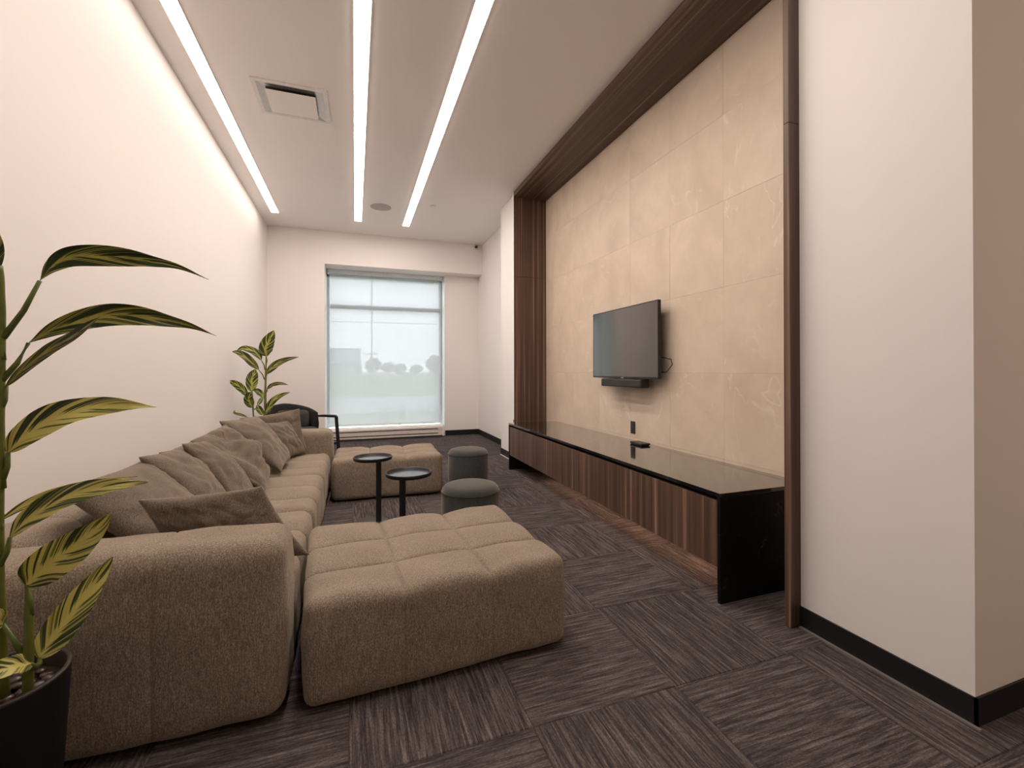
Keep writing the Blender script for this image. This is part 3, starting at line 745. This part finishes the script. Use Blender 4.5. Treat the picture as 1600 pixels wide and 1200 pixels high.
SMALL_LEAVES=[
([(-0.995,6.000,1.433),(-1.004,5.984,1.496),(-0.984,5.969,1.572),(-0.943,5.953,1.661),(-0.906,5.937,1.739)],0.130,(-1.003,6.000,1.319)),
([(-1.051,6.000,1.388),(-1.079,6.002,1.439),(-1.130,6.004,1.489),(-1.186,6.006,1.513),(-1.253,6.008,1.524),(-1.321,6.011,1.467)],0.070,(-1.011,6.000,1.268)),
([(-1.079,6.000,1.274),(-1.139,5.992,1.343),(-1.204,5.984,1.418),(-1.279,5.977,1.469),(-1.345,5.969,1.483)],0.075,(-1.016,6.000,1.153)),
([(-0.996,6.000,1.221),(-0.950,6.006,1.281),(-0.882,6.012,1.345),(-0.791,6.019,1.392),(-0.645,6.025,1.429)],0.070,(-1.003,6.000,1.192)),
([(-1.156,6.000,1.015),(-1.154,6.008,1.091),(-1.148,6.015,1.166),(-1.133,6.023,1.230),(-1.118,6.030,1.280)],0.110,(-1.139,6.000,0.839)),
([(-1.200,6.000,0.966),(-1.233,5.974,1.030),(-1.282,5.948,1.087),(-1.330,5.922,1.125),(-1.352,5.896,1.147)],0.075,(-1.144,6.000,0.864)),
([(-0.991,6.000,1.039),(-0.944,5.971,1.080),(-0.894,5.942,1.101),(-0.821,5.912,1.106),(-0.749,5.883,1.091)],0.040,(-1.002,6.000,1.001)),
([(-1.025,6.000,0.935),(-1.066,6.027,0.988),(-1.104,6.054,1.019),(-1.160,6.081,1.038)],0.060,(-1.006,6.000,0.886)),
([(-1.144,6.000,0.826),(-1.169,5.986,0.878),(-1.177,5.971,0.929),(-1.164,5.957,0.980),(-1.139,5.942,1.005)],0.090,(-1.135,6.000,0.788)),
([(-1.015,6.000,0.721),(-0.979,5.984,0.811),(-0.920,5.968,0.899),(-0.838,5.952,0.962),(-0.729,5.936,1.002)],0.065,(-1.015,6.000,0.670)),
([(-1.199,6.000,0.714),(-1.268,6.040,0.738),(-1.345,6.079,0.760),(-1.352,6.119,0.790)],0.025,(-1.143,6.000,0.650)),
([(-1.032,6.000,0.734),(-1.060,5.998,0.780),(-1.082,5.995,0.825),(-1.095,5.993,0.857)],0.060,(-1.015,6.000,0.670)),
([(-1.088,6.000,0.850),(-1.071,6.027,0.886),(-1.059,6.054,0.916),(-1.046,6.081,0.921)],0.040,(-1.122,6.000,0.800)),
]

def pot(name_root, cx, cy, z, r, parent, rr=None):
    t = .011
    MB().lathe([(0, 0), (r * .80, 0), (r * .83, .01), (r - .002, z - .012), (r - .002, z - .006)], cx, cy, 56).build('pot', 'pot_black', parent, True)
    MB().lathe([(r - .002, z - .008), (r, z - .003), (r - .002, z), (r - t, z), (r - t - .001, z - .004), (r - t - .004, z - .08)], cx, cy, 56).build('pot_rim', 'pot_rim', parent, True)
    MB().lathe([(0, z - .05), (r - t - .002, z - .05)], cx, cy, 32).build('soil', 'soil', parent)
def pebbles(parent, cx, cy, z, r, n, s, seed):
    random.seed(seed); pts = []; tries = 0; base_ = []
    for v_ in range(3):
        m = MB(); rings = [(math.sin(math.pi * i / 8), -math.cos(math.pi * i / 8)) for i in range(9)]
        for a, b in rings:
            for j in range(12):
                t = 2 * math.pi * j / 12; p = Vector((a * math.cos(t), a * math.sin(t), b))
                p *= 1 + .18 * noise.noise(p * 1.3 + Vector((v_ * 9, 0, 0))); m.v.append((p.x, p.y * .72, p.z * .5))
        for i in range(8):
            for j in range(12): m.f.append((i * 12 + j, i * 12 + (j + 1) % 12, i * 12 + 12 + (j + 1) % 12, i * 12 + 12 + j))
        base_.append(m)
    protos = []
    for i in range(n):
        while True:
            tries += 1; a = random.uniform(0, 6.28); q = math.sqrt(random.random()) * (r - s)
            x, y = q * math.cos(a), q * math.sin(a)
            if all(math.hypot(x - u, y - v) > s * 1.25 for u, v in pts) or tries > 4000: break
        pts.append((x, y)); k = i % 3
        if len(protos) <= k: o = base_[k].build('pebble', 'pebble', parent, True); protos.append(o)
        else: o = protos[k].copy(); C.objects.link(o)
        sc_ = s * random.uniform(.75, 1.1); o.scale = (sc_, sc_, sc_)
        o.location = Vector((cx + x, cy + y, z + random.uniform(-.004, .006))) - WORLD(parent)
        o.rotation_euler = (random.uniform(-.3, .3), random.uniform(-.3, .3), random.uniform(0, 6.28))
PX, PY, PZ, PR = -.885, 1.535, .452, .150
bp = empty('potted_plant', (PX, PY, 0), 'tall variegated plant with striped leaves in a black pot at the left edge', 'plant')
pot('', PX, PY, PZ, PR, bp)
pebbles(bp, PX, PY, PZ - .042, PR - .016, 34, .021, 5)
MB().tube(catmull([(-.850, 1.515, PZ - .05), (-.856, 1.51, .62), (-.854, 1.50, .9), (-.850, 1.50, 1.2), (-.849, 1.50, 1.45), (-.853, 1.5, 1.52)], 4), [.0125] * 5 + [.0115] * 6 + [.0095] * 5 + [.008] * 5, 12).build('stem', 'stem_green', bp, True)
MB().tube(catmull([(-.80, 1.51, PZ - .05), (-.797, 1.505, .50), (-.793, 1.50, .60), (-.797, 1.50, .702)], 5), [.011] * 8 + [.0095] * 4 + [.008, .006, .005, .005], 12).build('stem', 'stem_green', bp, True)
camv = Vector((0, 0, 1.25))
# how far each blade is turned away from a straight face-on view, and its tone
BT = [(.12, 'leaf_dark', 1.1, 1.25, 1.7), (.12, 'leaf_dark', 1.1, 1.15, 1.6), (.2, 'leaf_dark', 1.1), (.35, 'leaf_light', 1.25, .7, 1.1), (.2, 'leaf_light', 1.2), (.3, 'leaf_light', 1.2, .75, 1.1), (0, 'leaf_light', 1.05, .5, .85), (0, 'leaf_light', 1.0, .55, .85),
      (.6, 'leaf_light', 1.1), (.4, 'leaf_light', 1), (.2, 'leaf_dark', 1.1), (.3, 'leaf_dark', 1.2), (.3, 'leaf_dark', 1.2)]
for i, (pts, w_, pet) in enumerate(BIG_LEAVES):
    tl, mt, wk = BT[i][:3]; ab = BT[i][3:] or (.65, .95); mid = Vector(pts[len(pts) // 2]); view = (camv - mid).normalized()
    view = (view + Vector((0, -.1, 1)) * tl).normalized()
    leaf(pts, w_ * wk, view, .28, i, *ab).build('leaf', mt, bp, True)
    p0, p1 = Vector(pet), Vector(pts[0])
    if (p1 - p0).length > .01:
        md = (p0 + p1) / 2 + Vector((.004, 0, -.004))
        MB().tube([p0, md, p1], [.0078, .0062, .0045], 8).build('leaf_stalk', 'petiole', bp, True)
sp2 = empty('potted_plant', (-1.06, 6.0, 0), 'smaller variegated plant standing between the far sofa arm and the lounge chair', 'plant')
pot('', -1.06, 6.0, .40, .16, sp2)
pebbles(sp2, -1.06, 6.0, .355, .14, 12, .026, 8)
MB().tube(catmull([(-1.03, 6.0, .35), (-1.012, 6, .7), (-1.008, 6, 1.0), (-1.002, 6, 1.25), (-.998, 6, 1.43)], 4), [.014] * 9 + [.011] * 4 + [.008] * 4, 10).build('stem', 'stem_green', sp2, True)
MB().tube(catmull([(-1.11, 6.0, .35), (-1.125, 6, .6), (-1.137, 6, .8), (-1.15, 6, 1.02)], 4), [.011] * 5 + [.009] * 8, 10).build('stem', 'stem_green', sp2, True)
for i, (pts, w_, pet) in enumerate(SMALL_LEAVES):
    mid = Vector(pts[len(pts) // 2]); view = (camv - mid).normalized(); view = (view + Vector((0, 0, .25))).normalized()
    leaf(pts, w_ * 1.15, view, .22, i).build('leaf', 'leaf_dark' if i in (2, 3, 6, 10) else 'leaf_mid', sp2, True)
    p0, p1 = Vector(pet), Vector(pts[0])
    if (p1 - p0).length > .02:
        MB().tube([p0, (p0 + p1) / 2 + Vector((.01, 0, 0)), p1], [.007, .006, .004], 8).build('leaf_stalk', 'petiole', sp2, True)

# ------------------------------------------------------------ outdoors
GZ = -.30
def ground(name, y0, y1, mat, lab, cat, z=GZ):
    o = MB().box(-160, 200, y0, y1, z - .3, z).build(name, mat); tag(o, lab, cat); return o
ground('lawn', 9.35, 17.5, 'grass', 'narrow lawn strip right outside the window', 'lawn', GZ)
ground('road', 17.5, 28.5, 'asphalt', 'pale grey road beyond the lawn outside the window', 'road', GZ - .02)
ground('field', 28.5, 230, 'grass', 'wide green field beyond the road outside', 'field', GZ)
ground('far_ground', 230, 900, 'asphalt', 'distant pale paved ground at the horizon', 'ground', GZ - .05)
bl = empty('warehouse', (-30, 200, GZ), 'long flat-roofed grey warehouse on the left beyond the field', 'building')
MB().box(-75, 2.5, 180, 230, GZ, 4.2).build('lower_wall', 'building_dark', bl)
MB().box(-75, 2.0, 179.6, 230, 4.2, 9.6).build('upper_wall', 'building_wall', bl)
MB().box(-75.3, 2.3, 179.3, 230.3, 9.6, 9.95).build('roof_edge', 'building_wall', bl)
for i in range(5): MB().box(-16 + i * 3.4, -13.6 + i * 3.4, 179.8, 180.0, GZ, 2.8).build('dock_door', 'building_wall', bl)
def tree(x, y, h, r, seed, lab):
    t = empty('tree', (x, y, GZ), lab, 'tree', 'distant trees beyond the field')
    MB().tube([(x, y, GZ), (x, y, GZ + h * .6)], [r * .09, r * .05], 7).build('trunk', 'wood_pole', t)
    m = MB()
    nr, ns_ = 14, 18
    for i in range(nr + 1):
        for j in range(ns_):
            a = math.pi * i / nr; b = 2 * math.pi * j / ns_; d = Vector((math.sin(a) * math.cos(b), math.sin(a) * math.sin(b), math.cos(a)))
            k = 1 + .35 * noise.noise(d * 2.2 + Vector((seed * 3, 0, 0))) + .18 * noise.noise(d * 6 + Vector((0, seed, 0)))
            m.v.append((x + d.x * r * k, y + d.y * r * k, GZ + h * .58 + d.z * h * .42 * k))
    for i in range(nr):
        for j in range(ns_): m.f.append((i * ns_ + j, i * ns_ + (j + 1) % ns_, (i + 1) * ns_ + (j + 1) % ns_, (i + 1) * ns_ + j))
    m.build('crown', 'tree_crown', t)
for i, (x, y, h, r) in enumerate(((7, 190, 7.0, 3.0), (14.5, 215, 5.6, 3.0), (21, 224, 5.2, 3.0), (27.5, 215, 4.6, 3.0), (34.5, 205, 8.6, 3.8),
                                  (43, 222, 4.6, 3.2), (50, 215, 6.6, 3.2))): tree(x, y, h, r, i, ('bushy tree at the right end of the distant warehouse', 'low round tree second from the distant warehouse', 'low round tree third from the distant warehouse', 'lowest tree just left of the tallest one on the horizon', 'tallest broad tree on the horizon right of centre', 'low tree just right of the tallest one on the horizon', 'tree on the horizon at the right edge of the window')[i])
up = empty('utility_pole', (2.05, 60, GZ), 'thin utility pole rising beyond the field left of centre in the window', 'pole')
MB().tube([(2.05, 60, GZ), (2.05, 60, 18)], [.09, .06], 10).build('pole', 'wood_pole', up, True)
MB().box(1.2, 2.9, 59.9, 60.1, 3.4, 3.55).build('cross_arm', 'wood_pole', up)
for i, z in enumerate((7.6, 13.0, 14.3)):
    o = MB().tube([(-120 + 30 * k, 60.2, z + .12 * math.cos(k)) for k in range(10)], .05, 5).build('power_line', 'wood_pole')
    tag(o, ('lowest', 'middle', 'topmost')[i] + ' power line crossing the sky outside the window', 'power line', 'power lines outside')
def car(x, y, L, col, lab):
    t = empty('car', (x, y, GZ), lab, 'car', 'cars parked beyond the field')
    h = 1.5; z = GZ
    MB().prism([(x - L / 2, z + .3), (x + L / 2, z + .3), (x + L / 2, z + .8), (x + L * .28, z + .92), (x - L * .30, z + .92), (x - L / 2, z + .75)], 1, y - .85, y + .85).build('body', col, t)
    o = MB().prism([(x - L * .30, z + .92), (x + L * .28, z + .92), (x + L * .16, z + h), (x - L * .18, z + h)], 1, y - .75, y + .75).build('cabin', 'building_dark', t)
    for wx in (-.3, .3):
        m = MB().lathe([(0, -.9), (.32, -.9), (.32, .9), (0, .9)], 0, 0, 14); m.v = [(x + wx * L + a, y + c, z + .32 + b) for a, b, c in m.v]; m.build('wheel', 'tyre', t)
car(5.2, 165, 4.6, 'car_white', 'white car far off, leftmost of the three outside'); car(16, 168, 4.6, 'car_dark', 'dark car far off, middle one of the three outside'); car(27, 166, 4.8, 'car_white', 'white car far off, rightmost of the three outside')
random.seed(4)
SHRUB = ['second twiggy shrub from the left on the lawn outside', 'third twiggy shrub from the left on the lawn outside', 'fourth twiggy shrub from the left on the lawn outside', 'twiggy shrub second from the right on the lawn outside', 'rightmost twiggy shrub on the lawn outside the window', 'leftmost twiggy shrub on the lawn outside the window', 'twiggy shrub set farthest back on the lawn outside']
for i, (x, y) in enumerate(((1.15, 12.6), (1.75, 12.2), (2.1, 12.9), (2.85, 12.5), (3.35, 12.8), (.75, 12.9), (2.45, 13.6))):
    m = MB()
    for b in range(9):
        a = random.uniform(0, 6.28); L = random.uniform(.35, .75); lean = random.uniform(.15, .5)
        p0 = Vector((x, y, GZ)); p1 = p0 + Vector((math.cos(a) * lean * L * .5, math.sin(a) * lean * L * .5, L * .6)); p2 = p0 + Vector((math.cos(a) * lean * L, math.sin(a) * lean * L, L))
        m.tube([p0, p1, p2], [.012, .008, .004], 5)
        for q in range(7):
            c = p1.lerp(p2, q / 6); s = .035; d = Vector((random.uniform(-1, 1), random.uniform(-1, 1), random.uniform(-.3, 1))).normalized() * s; e = d.cross(Vector((.3, .9, .1))).normalized() * s * .45
            k = len(m.v); m.v += [tuple(c), tuple(c + d * .5 + e), tuple(c + d), tuple(c + d * .5 - e)]; m.f.append((k, k + 1, k + 2, k + 3))
    o = m.build('shrub', 'hedge_twig', None, loc=(x, y, GZ)); tag(o, SHRUB[i], 'shrub', 'young shrubs outside the window')
